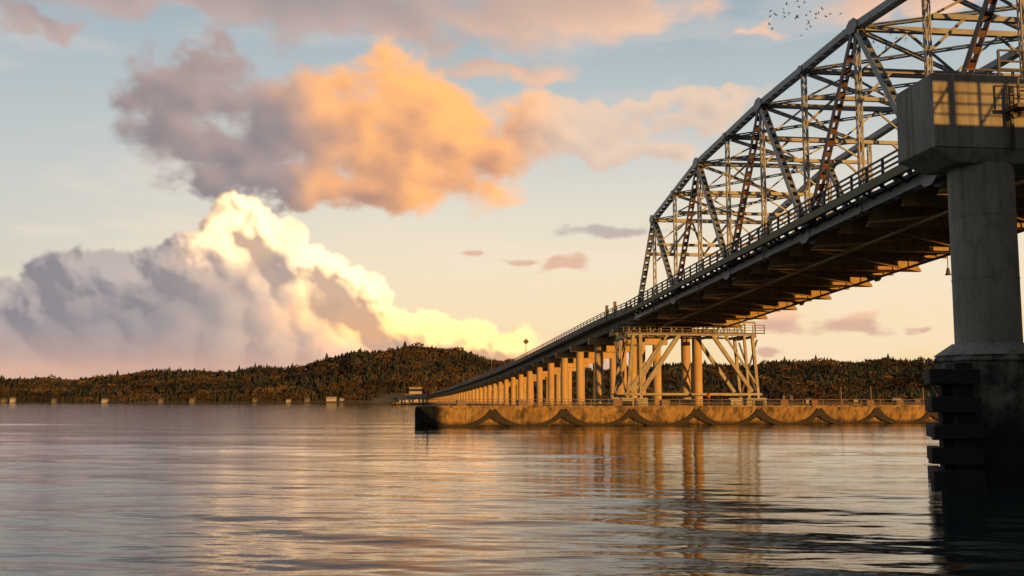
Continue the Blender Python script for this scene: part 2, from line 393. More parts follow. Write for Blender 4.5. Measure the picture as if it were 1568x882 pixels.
# ------------------------------------------------------------------ main pier (right)
pier=empty('bridge_pier')
pc=Vector((19.75,43.3,0))
m_=MB()
zc0,zc1=13.35,16.45
fl0=Vector((17.15,41.5,0))
a=fl0; b=fl0+S*36; c_=b+A*3.1; d_=a+A*3.1
m_.prism([(q.x,q.y) for q in (a+S*1.0+A*0.3,b-S*1+A*.3,c_-S*1-A*.3,d_+S*1.0-A*.3)],zc0-0.55,zc0,0,[(q.x,q.y) for q in (a+S*.02+A*.02,b,c_,d_+S*.02-A*.02)])
m_.prism([(q.x,q.y) for q in (a,b,c_,d_)],zc0+0.004,zc1,0)
for w in (0,W):
    q=P(46.6,w,0); m_.box(Vector((q.x,q.y-1.0,17.3)),S*1.2,A*1.1,Z*0.84,0)
m_.obj('cap_beam',[PIERC],pier,bevel=0.06)
m_=MB()
for cx in (0,15):
    cc=pc+S*cx
    m_.cyl(cc,1.3,5.45,zc0-0.5,40,0)
    for zz in (8.1,10.7): m_.cyl(cc,1.315,zz,zz+0.05,40,0)
    m_.cyl(cc,2.15,4.95,5.45,40,0,1.42)
m_.obj('columns',[PIERC],pier,smooth=True)
m_=MB()
for cx in (0,15):
    cc=pc+S*cx
    m_.cyl(cc,2.25,-2,4.9,8,0,2.2); m_.cyl(cc,2.35,4.7,4.948,8,0,2.2)
m_.beam(pc+Z*2.9+S*2,pc+Z*2.9+S*13,2.2,3.2,m=0)
m_.obj('footing',[PIERB],pier,bevel=0.08)
m_=MB(); jr=random.Random(3)
for j,z in enumerate((4.05,2.95,1.9,0.95,0.12)):
    e1=jr.uniform(-.12,.12); e2=jr.uniform(-.05,.05)
    m_.beam(Vector((16.45+e1,41.3,z+e2)),Vector((18.3,41.1,z-e2)),0.5,0.60+e2)
    m_.beam(Vector((16.95,41.6,z)),Vector((17.75,44.6,z)),0.45,0.56)
m_.beam(Vector((17.75,41.6,-2)),Vector((17.75,41.6,4.6)),0.75,0.75)
m_.beam(Vector((17.15,41.75,-2)),Vector((17.15,41.75,4.3)),0.35,0.35)
m_.obj('timber_fender',[TIMBER],pier,bevel=0.04)
m_=MB()
railing(m_,lambda w:a+S*w+A*0.25+Z*zc1,3.1,20,1.1,1.15,0.07,(1.0,0.6,0.3))
railing(m_,lambda w:a+S*w+A*2.8+Z*zc1,3.1,20,1.1,1.15,0.07,(1.0,0.6,0.3))
m_.beam(a+S*3.2-A*0.3+Z*13.2,a+S*3.2-A*0.3+Z*15.9,0.12,0.12); m_.beam(a+S*3.2-A*0.3+Z*14.6,a+S*5-A*0.5+Z*15.3,0.3,0.2)
m_.box(a+S*5.5-A*0.55+Z*14.9,S*2.5,A*0.5,Z*0.08)
railing(m_,lambda w:a+S*w-A*0.98+Z*15,3.1,8,0.8,1.0,0.06,(1.0,0.5))
m_.obj('inspection_walkway',[RAILM],pier)

ap=empty('approach_viaduct'); m_=MB()
ya,yb=45.2,-140
m_.beam(P(ya,W/2,zb(46)+1.0),P(yb,W/2,zb(46)+7),W+2,0.5,S)
for w in (0.5,4,7.8,11.6,W-0.5): m_.beam(P(ya,w,zb(46)+0.1),P(yb,w,zb(46)+6.1),0.5,1.3,S)
for w in (-0.9,W+0.9): m_.beam(P(ya,w,zb(46)+1.65),P(yb,w,zb(46)+7.65),0.25,0.8,S)
for y,zt in ((30,14.0),(-30,16.6),(-90,18.5)):
    if y==30:  # wall and longer cap added out of view to shade the pier
        w0,w1=-10.5,5.0
        m_.box(P(y,(w0+w1)/2,(zt-2)/2),S*(w1-w0)/2,A*0.9,Z*(zt+2)/2)
    wl=-10.9 if y==30 else -1.0
    m_.box(P(y,(wl+W+0.5)/2,zt+0.3),S*((W+0.5-wl)/2),A*1.1,Z*0.298)
    if y!=30: m_.cyl(P(y,2,0),1.3,-2,zt,24)
    m_.cyl(P(y,W-2,0),1.3,-2,zt,24)
    for w in (0.5,4,7.8,11.6,W-0.5): m_.box(P(y,w,zt+1.2),S*0.25,A*0.5,Z*0.6)
m_.obj('approach_deck_bents_and_shade_wall',[PIERC],ap)
m_=MB()   # unseen steel posts and rails added to stripe the sun on the cap
for i,w in enumerate(np.linspace(-10.2,-0.6,9)):
    m_.beam(P(30,w,14.6),P(30,w,16.5),0.10 if i%3 else 0.3,0.12)
    if i<8 and i%2==0: m_.beam(P(30,w,14.6),P(30,w+1.2,16.4),0.09,0.09)
for z,hh in ((15.05,0.07),(15.5,0.09),(15.95,0.07),(16.6,0.4)): m_.beam(P(30,-10.4,z),P(30,-0.5,z),0.12,hh)
m_.obj('cap_shadow_slats',[STEELD],ap)

hl=empty('hanging_marker_light'); m_=MB()
p=P(92,W-0.4,zb(92)-0.3); m_.beam(p,p-Z*1.4,0.06,0.06); m_.cyl(p-Z*0,0.22,p.z-2.0,p.z-1.4,10,1,0.12); m_.cyl(p,0.3,p.z-2.05,p.z-1.98,10)
m_.obj('lamp_and_rod',[RAILM,STEELD],hl)

# ------------------------------------------------------------------ birds
m_=MB()
def bird(c,span,yaw,flap,bank):
    R=Matrix.Rotation(yaw,3,'Z')@Matrix.Rotation(bank,3,'Y')
    n0=len(m_.v); b=span
    body=[(0,0.32,0.0),(0.05,0.12,0.0),(-0.05,0.12,0.0),(0,0.1,0.05),(0,0.1,-0.05),(0.035,-0.15,0),(-0.035,-0.15,0),(0.08,-0.34,0),(-0.08,-0.34,0)]
    wing=[(0.05,0.14,0.02),(0.05,-0.06,0.02),(0.27,0.17,0.02+flap*.5),(0.27,-0.05,0.02+flap*.5),(0.55,0.0,0.02+flap*.8)]
    pts=body+wing+[(-x,y,z) for x,y,z in wing]
    m_.v+=[tuple(c+R@(Vector(q)*b)) for q in pts]
    F=[(0,1,3),(0,3,2),(0,4,1),(0,2,4),(1,5,3),(3,5,6),(3,6,2),(4,5,1),(4,6,5),(4,2,6),(5,7,8,6),
       (9,11,12,10),(11,13,12),(14,15,17,16),(16,17,18)]
    for f in F: m_.f.append(tuple(n0+i for i in f)); m_.mi.append(0)
for i in range(34):
    t_=random.random()
    az=math.radians(14.3+4.4*t_+random.gauss(0,0.2)); el=math.radians(20.4-1.6*t_*(1-t_)+random.gauss(0,0.4))
    D=95+random.uniform(-12,12)
    c=Vector((D*math.sin(az),D*math.cos(az),3.1+D*math.tan(el)))
    bird(c,random.uniform(0.38,0.55),random.uniform(0.6,2.2),random.uniform(-0.25,0.4),random.uniform(-.5,.5))
for i in range(14):
    az=math.radians(19.4+random.random()*2.0); el=math.radians(18.0+random.random()*0.9); D=100+random.uniform(-8,8)
    c=Vector((D*math.sin(az),D*math.cos(az),3.1+D*math.tan(el)))
    bird(c,random.uniform(0.4,0.55),random.uniform(0.6,2.2),random.uniform(-0.2,0.4),random.uniform(-.5,.5))
for i in range(26):
    y=random.uniform(58,80)
    z=float(np.interp(-y,[-ys[k] for k in range(1,10)],[ztop[k] for k in range(1,10)]))
    bird(P(y,random.uniform(-.3,.3),z+0.40),0.4,random.uniform(0,6),-0.5,0)
m_.obj('bird_flock',[BIRD])

# ------------------------------------------------------------------ hills
def fbm(x,y,seed=0):
    r=np.random.default_rng(seed); o=0*x
    for i in range(26):
        L=600/(1.22**i); th=r.uniform(0,2*np.pi); ph=r.uniform(0,6.28)
        o=o+np.sin((x*np.cos(th)+y*np.sin(th))*2*np.pi/L+ph)*(L/600)**0.8
    return o*0.25
rid=[(-6000,40),(-1900,54),(-1176,60),(-1086,58),(-980,57),(-876,68),(-726,78),(-576,84),(-471,90),(-445,103),(-410,113),(-366,124),(-300,127),(-246,129),(-126,125),(-51,105),(24,92),(130,83),(250,84),(474,95),(580,98),(774,97),(954,100),(1176,95),(1700,80),(6000,50)]
rx=np.array([r[0] for r in rid],float); rz=np.array([r[1] for r in rid],float)
TR=16
def ground(x,y):
    xr=x*2400/np.maximum(y,1900)
    r=np.interp(xr,rx,rz)-TR+2.5*np.sin(xr/47.0)+1.8*np.sin(xr/19.0+1)+3*np.sin(xr/131.0+2)
    t=np.clip((y-1905)/(2400-1905),0,1)
    z=-2+ (r+2)*(t**0.85)
    z=z+fbm(x,y,3)*13*t*(1-t)*2
    back=np.clip((y-2420)/900,0,1); z=z-back*30
    return z
gx=np.linspace(-6000,6000,420); gy=np.concatenate([np.linspace(1885,2450,60),np.linspace(2480,6000,14)])
X,Y=np.meshgrid(gx,gy); Zg=ground(X,Y); Zg[0,:]=-3
nv=X.size; verts=np.stack([X,Y,Zg],-1).reshape(-1,3)
ii=np.arange(nv).reshape(X.shape)
quads=np.stack([ii[:-1,:-1],ii[:-1,1:],ii[1:,1:],ii[1:,:-1]],-1).reshape(-1,4)
def np_mesh(name,verts,faces,mat,smooth=False,attr=None):
    me=bpy.data.meshes.new(name); k=faces.shape[1]
    me.vertices.add(len(verts)); me.vertices.foreach_set('co',verts.astype(np.float32).ravel())
    me.loops.add(faces.size); me.loops.foreach_set('vertex_index',faces.astype(np.int32).ravel())
    me.polygons.add(len(faces)); me.polygons.foreach_set('loop_start',np.arange(0,faces.size,k,dtype=np.int32))
    try: me.polygons.foreach_set('loop_total',np.full(len(faces),k,dtype=np.int32))
    except Exception: pass
    if smooth: me.polygons.foreach_set('use_smooth',np.ones(len(faces),dtype=bool))
    me.update(calc_edges=True)
    if attr is not None:
        at=me.color_attributes.new('tint','FLOAT_COLOR','POINT'); at.data.foreach_set('color',attr.astype(np.float32).ravel())
    me.materials.append(mat); me.validate()
    o=bpy.data.objects.new(name,me); scene.collection.objects.link(o); return o
HILL=noise_mat('hillside_ground',(0.07,0.060,0.033),(0.10,0.08,0.045),0.02,0.95,c3=(0.16,0.12,0.065),c3_scale=0.008,c3_lo=0.55,c3_hi=0.65)
np_mesh('hills',verts,quads,HILL,True)

def cone_tpl(seg,levels):
    V=[];Fc=[]
    for (z0,z1,r) in levels:
        n=len(V)
        for i in range(seg):
            a=2*math.pi*i/seg; rr=r*(1 if i%2 else 0.72); V.append((rr*math.cos(a),rr*math.sin(a),z0+(0.03 if i%2 else 0)))
        V.append((0,0,z1))
        for i in range(seg): Fc.append((n+i,n+(i+1)%seg,n+seg))
    return np.array(V),np.array(Fc)
con=cone_tpl(8,[(0.06,0.5,0.24),(0.26,0.78,0.20),(0.5,1.0,0.14)])
lv=[];lf=[]
for i in range(34):
    th=random.uniform(0,2*math.pi); ph=math.acos(random.uniform(-0.6,1)); rr=random.uniform(0.6,1.0)
    c=np.array([0.36*rr*math.sin(ph)*math.cos(th),0.36*rr*math.sin(ph)*math.sin(th),0.55+0.38*rr*math.cos(ph)])
    n=len(lv)
    for j in range(3):
        lv.append(c+np.array([random.uniform(-.16,.16) for _ in range(3)]))
    lf.append((n,n+1,n+2))
dec=(np.array(lv),np.array(lf))
AV=[];AF=[];AC=[];off=0
NT=31000
tx=rng.uniform(-1750,1750,NT); u_=rng.uniform(0,1,NT); ty=1922+(2440-1922)*u_**1.1
tx=tx*(ty/2400)
gz=ground(tx,ty)
clear=fbm(tx*1.3,ty*2.5,9); typn=fbm(tx*2,ty*2,5); stand=fbm(tx*1.7+300,ty*2.2,31)
keep=(clear<0.45)|(ty>2350)
tx,ty,gz,typn,stand=tx[keep],ty[keep],gz[keep],typn[keep],stand[keep]
isdec=(rng.uniform(0,1,len(tx))<np.where(typn>0.12,0.8,0.22))
for flag,(tv,tf) in ((False,con),(True,dec)):
    s_=np.where(isdec==flag)[0]; n=len(s_)
    h=rng.uniform(9,18,n) if not flag else rng.uniform(8,14,n)
    h=h*(1+0.5*(rng.uniform(0,1,n)>0.97))*(1+0.35*np.clip(stand[s_],-0.6,0.8))
    wd=h*rng.uniform(0.9,1.4,n)*(1.2 if flag else 1.0)
    a=rng.uniform(0,6.28,n); ca,sa=np.cos(a),np.sin(a)
    vx=tv[None,:,0]*ca[:,None]-tv[None,:,1]*sa[:,None]; vy=tv[None,:,0]*sa[:,None]+tv[None,:,1]*ca[:,None]
    vv=np.stack([vx*wd[:,None]+tx[s_][:,None],vy*wd[:,None]+ty[s_][:,None],tv[None,:,2]*h[:,None]+gz[s_][:,None]-0.8],-1)
    ff=tf[None]+ (np.arange(n)*len(tv))[:,None,None]+off
    if flag: 
        c1=np.array([0.145,0.085,0.035]);c2=np.array([0.085,0.070,0.032])
    else: c1=np.array([0.026,0.040,0.020]);c2=np.array([0.050,0.056,0.027])
    q=rng.uniform(0,1,(n,1)); 
    patch=0.85+0.7*np.clip(fbm(tx[s_]*1.5,ty[s_]*3,17),-0.8,0.8)[:,None]
    col=(c1*q+c2*(1-q))*rng.uniform(0.75,1.2,(n,1))*patch*1.05
    col=col*0.85+np.array([0.044,0.038,0.032])*0.4  # distance haze mixed into the foliage colour
    col=np.concatenate([col,np.ones((n,1))],1); cc=np.repeat(col[:,None,:],len(tv),1).reshape(-1,4)
    AV.append(vv.reshape(-1,3));AF.append(ff.reshape(-1,3));AC.append(cc); off+=n*len(tv)
m,nt,b=new_mat('foliage'); at=nt.nodes.new('ShaderNodeAttribute'); at.attribute_name='tint'
nt.links.new(at.outputs['Color'],b.inputs['Base Color']); b.inputs['Roughness'].default_value=0.95
b.inputs['Specular IOR Level'].default_value=0.1
np_mesh('distant_trees',np.concatenate(AV),np.concatenate(AF),m,False,np.concatenate(AC))

hr=random.Random(4)
for hx,big,pale in ((-408,0,1),(-330,1,1),(-312,0,1),(-262,0,0),(-374,0,0),(-583,0,0),(-745,0,1),(-912,0,1),(-930,0,0),(-955,0,0),(-1035,0,1),(-205,0,0),(-470,0,0),(-640,0,0),(-836,0,0),(505,1,0),(540,0,1),(612,0,0),(628,0,1),(700,1,1),(740,0,0)):
    e=empty('beach_house'); m_=MB(); y=1914+hr.uniform(0,20); z=float(ground(np.array(hx*1.0),np.array(y*1.0)))
    z=max(z,2.6)+hr.uniform(0,2.0); wd=hr.uniform(6,10)+(9 if big else 0); hh=hr.uniform(2.4,3.4)+(1.4 if big else 0)
    m_.box(Vector((hx,y,z+hh/2-2)),Vector((wd/2,0,0)),Vector((0,4,0)),Z*(hh/2+2),0)
    n0=len(m_.v); w2=wd/2+0.7; rh=hr.uniform(2.4,3.8)
    m_.v+=[(hx-w2,y-5,z+hh),(hx+w2,y-5,z+hh),(hx+w2,y+5,z+hh),(hx-w2,y+5,z+hh),(hx-w2*0.8,y,z+hh+rh),(hx+w2*0.8,y,z+hh+rh)]
    m_.f+=[(n0,n0+1,n0+5,n0+4),(n0+2,n0+3,n0+4,n0+5),(n0,n0+4,n0+3),(n0+1,n0+2,n0+5),(n0+3,n0+2,n0+1,n0)]; m_.mi+=[1]*5
    for i in range(int(wd//3.2)):
        m_.box(Vector((hx-wd/2+2+i*3.2,y-4.02,z+hh*0.55)),Vector((0.8,0,0)),Vector((0,0.05,0)),Z*0.7,2)
    m_.obj('walls_roof_windows',[PALE if pale else SIDING,ROOF,GLASS],e)

# ------------------------------------------------------------------ water
rows=[-6000,-1500,-400,-100,-20,-2,5]; y=8.0
while y<30000:
    rows.append(y); y+= max(0.10,y*y/3240*0.75) if y<900 else y*0.35
rows=np.array(rows)
tt=np.linspace(-0.78,0.78,420)
ym=np.maximum(rows,8)
inner=ym[:,None]*tt[None,:]
ex=np.array([20,200,2500,30000.])
left=-(0.78*ym[:,None]+ex[None,::-1]); right=0.78*ym[:,None]+ex[None,:]
Xw=np.concatenate([left,inner,right],1); Yw=np.repeat(rows[:,None],Xw.shape[1],1)
Zw=np.zeros_like(Xw)
dy=np.gradient(rows)[:,None]
edge=np.clip((0.78-np.abs(Xw)/ym[:,None])/0.08,0,1)
near=((rows>8)&(rows<700))[:,None]
for i in range(90):
    L=0.45*(22/0.45)**(rng.uniform(0,1)); th=rng.normal(0.10,0.26)+ (0.40 if i%6==0 else 0); k=2*np.pi/L
    kx,ky=k*np.sin(th),k*np.cos(th); ph=rng.uniform(0,6.28)
    sl=0.0098*(1.0 if L<5 else 0.45); amp=sl/k
    fade=np.clip((L/ (np.abs(dy)*max(abs(np.cos(th)),.2))-2.2)/2,0,1)
    Zw+=amp*np.sin(Xw*kx+Yw*ky+ph)*fade
mod=0.8+0.6*np.clip(fbm(Xw*6,Yw*14,21),-0.9,0.9)
Zw*=edge*near*mod
nv=Xw.size; verts=np.stack([Xw,Yw,Zw],-1).reshape(-1,3); ii=np.arange(nv).reshape(Xw.shape)
quads=np.stack([ii[:-1,:-1],ii[:-1,1:],ii[1:,1:],ii[1:,:-1]],-1).reshape(-1,4)
m,nt,b=new_mat('sea_water'); N=nt.nodes; L_=nt.links
b.inputs['Base Color'].default_value=(0.010,0.020,0.022,1); b.inputs['Roughness'].default_value=0.035; b.inputs['IOR'].default_value=1.34
g=N.new('ShaderNodeNewGeometry'); mp=N.new('ShaderNodeMapping'); mp.inputs['Scale'].default_value=(0.35,1.3,1)
L_.new(g.outputs['Position'],mp.inputs[0])
n1=N.new('ShaderNodeTexNoise'); n1.inputs['Scale'].default_value=1.6; n1.inputs['Detail'].default_value=5
n2=N.new('ShaderNodeTexNoise'); n2.inputs['Scale'].default_value=0.22; n2.inputs['Detail'].default_value=3
L_.new(mp.outputs[0],n1.inputs['Vector']); L_.new(mp.outputs[0],n2.inputs['Vector'])
b1=N.new('ShaderNodeBump'); b1.inputs['Distance'].default_value=0.05; b1.inputs['Strength'].default_value=0.55
b2=N.new('ShaderNodeBump'); b2.inputs['Distance'].default_value=0.15; b2.inputs['Strength'].default_value=0.30
L_.new(n1.outputs[0],b1.inputs['Height']); L_.new(n2.outputs[0],b2.inputs['Height']); L_.new(b2.outputs[0],b1.inputs['Normal']); L_.new(b1.outputs[0],b.inputs['Normal'])
np_mesh('water',verts,quads,m,True)

# ------------------------------------------------------------------ sky: clear gradient in the world, clouds as a far dome section
SUN_EL=1.3; SUN_AZ=150.0
def sm(x,a,b):
    t=np.clip((x-a)/(b-a),0,1); return t*t*(3-2*t)
_tab=np.random.default_rng(5).uniform(0,2*np.pi,(64,256,256))
def perlin(x,y,s):
    xi=np.floor(x).astype(int); yi=np.floor(y).astype(int); fx=x-xi; fy=y-yi; T=_tab[s%64]
    def gr(i,j):
        a=T[(xi+i)&255,(yi+j)&255]; return np.cos(a)*(fx-i)+np.sin(a)*(fy-j)
    u=fx**3*(fx*(fx*6-15)+10); v=fy**3*(fy*(fy*6-15)+10)
    return (gr(0,0)*(1-u)+gr(1,0)*u)*(1-v)+(gr(0,1)*(1-u)+gr(1,1)*u)*v
def fb(x,y,o,s,rough=0.5):
    r=0;a=1.0;f=1.0
    for i in range(o):
        c_,s_=math.cos(0.6*i),math.sin(0.6*i)
        r=r+a*perlin((x*c_-y*s_)*f+17.3*i,(x*s_+y*c_)*f-9.1*i,s+i); a*=rough; f*=2.03
    return r
def blur(a,n,it=2):
    for _ in range(it):
        for ax in (0,1):
            p=np.pad(a,[(n,n) if k==ax else (0,0) for k in (0,1)],mode='edge'); c_=np.cumsum(p,axis=ax)
            c_=np.concatenate([np.zeros_like(np.take(c_,[0],axis=ax)),c_],axis=ax); w_=2*n+1
            a=(np.take(c_,range(w_,c_.shape[ax]),axis=ax)-np.take(c_,range(0,c_.shape[ax]-w_),axis=ax))/w_
    return a
DS=0.07
azl=np.arange(-46,46,DS); ell=np.arange(-0.5,28,DS); AZ,EL=np.meshgrid(azl,ell)
def field(ells,wx,wy,s,k=7,ws=0.3):
    w1=fb(AZ*ws,EL*ws*1.3,6,s,0.5); w2=fb(AZ*ws+50,EL*ws*1.3+20,6,s+7,0.5)
    X=AZ+wx*w1; Y=EL+wy*w2; acc=0
    for (cx,cy,a,b) in ells: acc=acc+np.exp(-k*np.sqrt(((X-cx)/a)**2+((Y-cy)/b)**2+1e-6))
    return 1+np.log(acc+1e-12)/k
def march(D,lx,ly,n=10,st=5,k=0.12):
    s=np.zeros_like(D)
    for i in range(1,n+1):
        dx=int(round(lx*st*i)); dy_=int(round(ly*st*i)); s+=np.roll(np.roll(D,-dx,1),-dy_,0)
    return np.exp(-k*s)
cum=[(-27,2.6,5,3.0),(-22.2,3.2,3.2,4.4),(-18,3.2,3.6,4.3),(-15.4,4.6,2.6,4.5),(-13.8,6.2,1.8,3.8),(-11.4,4.5,2.2,3.8),(-9.2,3.6,2.4,3.3),(-6.4,2.2,2.6,2.4),(-2.8,2.0,2.3,2.1),(0.0,1.7,1.6,1.7),(3.5,2.2,2.6,1.0),(-18,0.6,13,3.0),(-33,3,6,4)]
orc=[(-8.0,15.6,4.6,3.3),(-4.5,14.6,4.9,3.1),(-1.2,13.8,3.8,2.2),(-12,14.4,4.8,2.5),(-18,16.2,4.8,1.9),(-15.5,13.4,5.4,1.7),(-13.6,11.6,4.8,1.1),(-6,12.0,3.6,1.7),(2.6,14.8,4.4,1.3),(8.6,15.7,5.0,0.7),(6,13.7,4,0.6)]
top=[(-19,20.4,10,1.4),(-10,20.8,10,1.9),(0,20.8,9,2.0),(6.5,21.3,6,1.4),(-1.0,17.8,3.5,0.7),(-25,18.8,3.5,0.6),(14,19.2,1.6,0.4),(-5,25,24,2.6),(24,20.6,6,1.0)]
sml=[(5.6,9.2,3.0,0.42),(2.6,7.5,1.3,0.42),(0.4,7.6,1.2,0.22),(-2.4,8.2,0.9,0.18),(14.6,4.2,1.6,0.60),(18.0,4.0,1.7,0.62),(21.4,3.7,0.8,0.22),(13.6,2.6,0.9,0.4),(33,6,4,1)]
RGB=np.zeros(AZ.shape+(3,)); ALP=np.zeros(AZ.shape)
def over(col,a):
    global RGB,ALP
    na=a+ALP*(1-a); sa=np.maximum(na,1e-5)
    RGB=(col*a[...,None]+RGB*(ALP*(1-a))[...,None])/sa[...,None]; ALP=na
def lerp(a,b,t): 
    a=np.asarray(a,float); b=np.asarray(b,float); t=t[...,None]; return a*(1-t)+b*t
v_=fb(AZ*0.08,EL*0.32,7,40,0.6); over(lerp((0.66,0.61,0.57),(0.98,0.80,0.62),sm(EL,16,6)),0.38*sm(v_,-0.05,0.5))
# top band
n_=fb(AZ*0.13,EL*0.38,8,3,0.5); f=field(top,3.0,1.3,11,5)+0.75*n_
aC=0.90*sm(f,-0.20,0.60); D=np.clip(f+0.1,0,1); m1=march(D,0.5,-0.6,8,5,0.22)
cC=lerp((0.33,0.28,0.285),(0.58,0.40,0.33),sm(AZ,-12,8)); cC=lerp(cC,lerp((0.53,0.40,0.37),(0.92,0.58,0.40),sm(AZ,-12,6)),np.clip(m1*1.2,0,1)); over(cC,aC)
# orange mid cloud
n_=fb(AZ*0.20,EL*0.32,9,21,0.52); f=field(orc,2.2,1.6,14,6)+0.64*n_
aB=(0.98-0.35*sm(AZ,-1,5))*sm(f,-0.18,0.42); D=np.clip(f+0.15,0,1.2); m1=march(D,0.75,0.5,12,5,0.115); Hh=blur(D,4)
gy_,gx_=np.gradient(Hh,DS); nd=np.clip(0.55-1.3*(gx_*0.75+gy_*0.5),0,1.2)
lit=np.clip(0.50*nd+0.80*m1-0.02+0.30*fb(AZ*0.5,EL*0.7,5,33),0,1)
warm=sm(AZ+3.0*fb(AZ*0.2,EL*0.2,4,44),-14.5,-7.5)
cB=lerp(lerp((0.25,0.22,0.24),(0.46,0.35,0.33),lit),lerp((0.48,0.27,0.20),(1.25,0.57,0.20),lit),warm)
cB=lerp(cB,lerp((0.64,0.45,0.37),(0.98,0.64,0.42),lit),sm(AZ,-1.5,4)); over(cB,aB)
# small clouds
n_=fb(AZ*0.45,EL*1.3,7,9,0.5); f=field(sml,1.2,0.4,29,6,0.4)+0.65*n_
aD=0.85*sm(f,-0.15,0.55); lit=sm(EL-0,4.0,4.6)
cD=lerp((0.68,0.41,0.32),(0.95,0.56,0.36),lit*(EL<6)+0.3*(EL>6)); cD=lerp(cD,(0.50,0.42,0.40),sm(EL,8.2,9)); over(cD,aD)
# cumulus bank: stacked puffs
f0=field(cum,0.9,0.7,50,7)
wx_=0.28*fb(AZ*1.3,EL*1.3,5,2,0.6); wy_=0.28*fb(AZ*1.3+9,EL*1.3,5,8,0.6); PX=AZ+wx_; PY=EL+wy_
H0=2.6*np.sqrt(np.clip(f0+0.02,0,1)); Hc=np.where(f0>0,H0,-1.0); Cc=f0*2.2
r_=np.random.default_rng(77)
for cnt,ra,rb,lo,hi in ((110,0.9,1.5,0.04,0.6),(420,0.45,0.8,0.0,0.45),(1500,0.20,0.42,-0.04,0.35),(3000,0.10,0.2,-0.06,0.3)):
    idx=np.argwhere((f0>lo)&(f0<hi)&(EL>0.3)); idx=idx[r_.integers(0,len(idx),cnt)]
    for (j,i) in idx:
        r=r_.uniform(ra,rb); k=int(r*1.25/DS)+3
        j0,j1,i0,i1=max(0,j-k),min(AZ.shape[0],j+k),max(0,i-k),min(AZ.shape[1],i+k)
        cx,cy=azl[i],ell[j]
        d=np.sqrt((PX[j0:j1,i0:i1]-cx)**2+(PY[j0:j1,i0:i1]-cy)**2)
        q=np.sqrt(np.clip(r*r-d*d,0,None)); ins=d<r
        hh=max(Hc[j,i],0.0)+q*0.75-0.35*r
        Hc[j0:j1,i0:i1]=np.where(ins,np.maximum(Hc[j0:j1,i0:i1],hh),Hc[j0:j1,i0:i1])
        Cc[j0:j1,i0:i1]=np.maximum(Cc[j0:j1,i0:i1],(r-d)*1.3)
Cc=Cc+0.06*fb(AZ*3,EL*3,4,13)
aA=blur(sm(Cc,-0.02,0.17),1,1)
Hc=np.maximum(Hc,0)
def nl(Hx,l):
    gy_,gx_=np.gradient(Hx,DS); nn=np.sqrt(1+gx_**2+gy_**2); return (-gx_*l[0]-gy_*l[1]+l[2])/nn
Lc=(0.66,0.52,0.54)
s1=nl(blur(Hc,1),Lc); s2=nl(blur(Hc,4),Lc); s3=nl(blur(Hc,15),Lc)
m1=march(np.clip(f0,0,1),0.80,0.55,14,6,0.20)
litc=np.clip(0.26*s1+0.40*s2+0.42*s3+0.04,0,1)*(0.30+0.70*m1)
litc=np.clip((litc-0.12)/0.60,0,1)
nz=fb(AZ*0.35,EL*0.4,4,61); nz2=fb(AZ*0.6,EL*0.7,4,25)
g1=np.exp(-(((AZ+14.7+nz*1.5)/2.5)**2+((EL-9.3+nz2)/1.9)**2))
g2=np.exp(-(((AZ+9.8+nz2*1.5)/2.3)**2+((EL-6.6+nz)/2.0)**2))
g3=np.exp(-(((AZ+6.4+nz)/4.0)**2+((EL-4.2+nz2)/1.4)**2))
g4=np.exp(-(((AZ+0.8+nz)/2.3)**2+((EL-3.0+nz2*0.5)/1.3)**2))
mk=np.clip(1.35*(g1+g2+0.95*g3+0.8*g4),0,1)*sm(EL,0.8,2.4)
mid=sm(AZ+2.4*nz,-21,-13)
dark=lerp((0.28,0.26,0.285),(0.54,0.46,0.44),litc)
dark=lerp(dark,lerp((0.42,0.34,0.32),(0.82,0.61,0.48),litc),mid)
dark=lerp(dark,(0.80,0.46,0.33),sm(EL,4.2,0.3)*0.8)
brt=lerp((0.66,0.46,0.33),(2.7,1.70,0.80),litc**1.25)
low=lerp((0.74,0.44,0.26),(2.8,1.30,0.44),litc**1.15)
brt=lerp(brt,low,sm(EL,6.6,3.6)); cA=lerp(dark,brt,mk)
over(cA,aA)
n_=fb(AZ*0.14,EL*0.9,6,31,0.55); over(lerp((0.84,0.49,0.35),(1.08,0.72,0.38),sm(AZ,-12,4)),0.6*sm(n_,-0.1,0.5)*sm(EL,2.6,0.8))
ALP*=sm(np.abs(AZ),46,40)*sm(EL,27.8,25)
Rr=26000.0
azr=np.radians(AZ); elr=np.radians(EL)
verts=np.stack([Rr*np.cos(elr)*np.sin(azr),Rr*np.cos(elr)*np.cos(azr),Rr*np.sin(elr)],-1).reshape(-1,3)
ii=np.arange(AZ.size).reshape(AZ.shape)
quads=np.stack([ii[:-1,:-1],ii[:-1,1:],ii[1:,1:],ii[1:,:-1]],-1).reshape(-1,4)
al=ALP.reshape(-1); kq=al[quads].max(1)>0.004; quads=quads[kq]
used=np.unique(quads); rem=-np.ones(AZ.size,dtype=np.int64); rem[used]=np.arange(len(used)); quads=rem[quads]
attr=np.concatenate([RGB.reshape(-1,3),al[:,None]],1)[used]
m,nt,b=new_mat('cloud_layer'); nt.nodes.remove(b); N=nt.nodes
at=N.new('ShaderNodeAttribute'); at.attribute_name='tint'; em=N.new('ShaderNodeEmission'); tr=N.new('ShaderNodeBsdfTransparent'); mx=N.new('ShaderNodeMixShader')
nt.links.new(at.outputs['Color'],em.inputs[0]); nt.links.new(at.outputs['Alpha'],mx.inputs[0]); nt.links.new(tr.outputs[0],mx.inputs[1]); nt.links.new(em.outputs[0],mx.inputs[2])
nt.links.new(mx.outputs[0],N['Material Output'].inputs[0])
try: m.cycles.emission_sampling='NONE'
except Exception as e: print(e)
np_mesh('sky',verts[used],quads,m,True,attr)

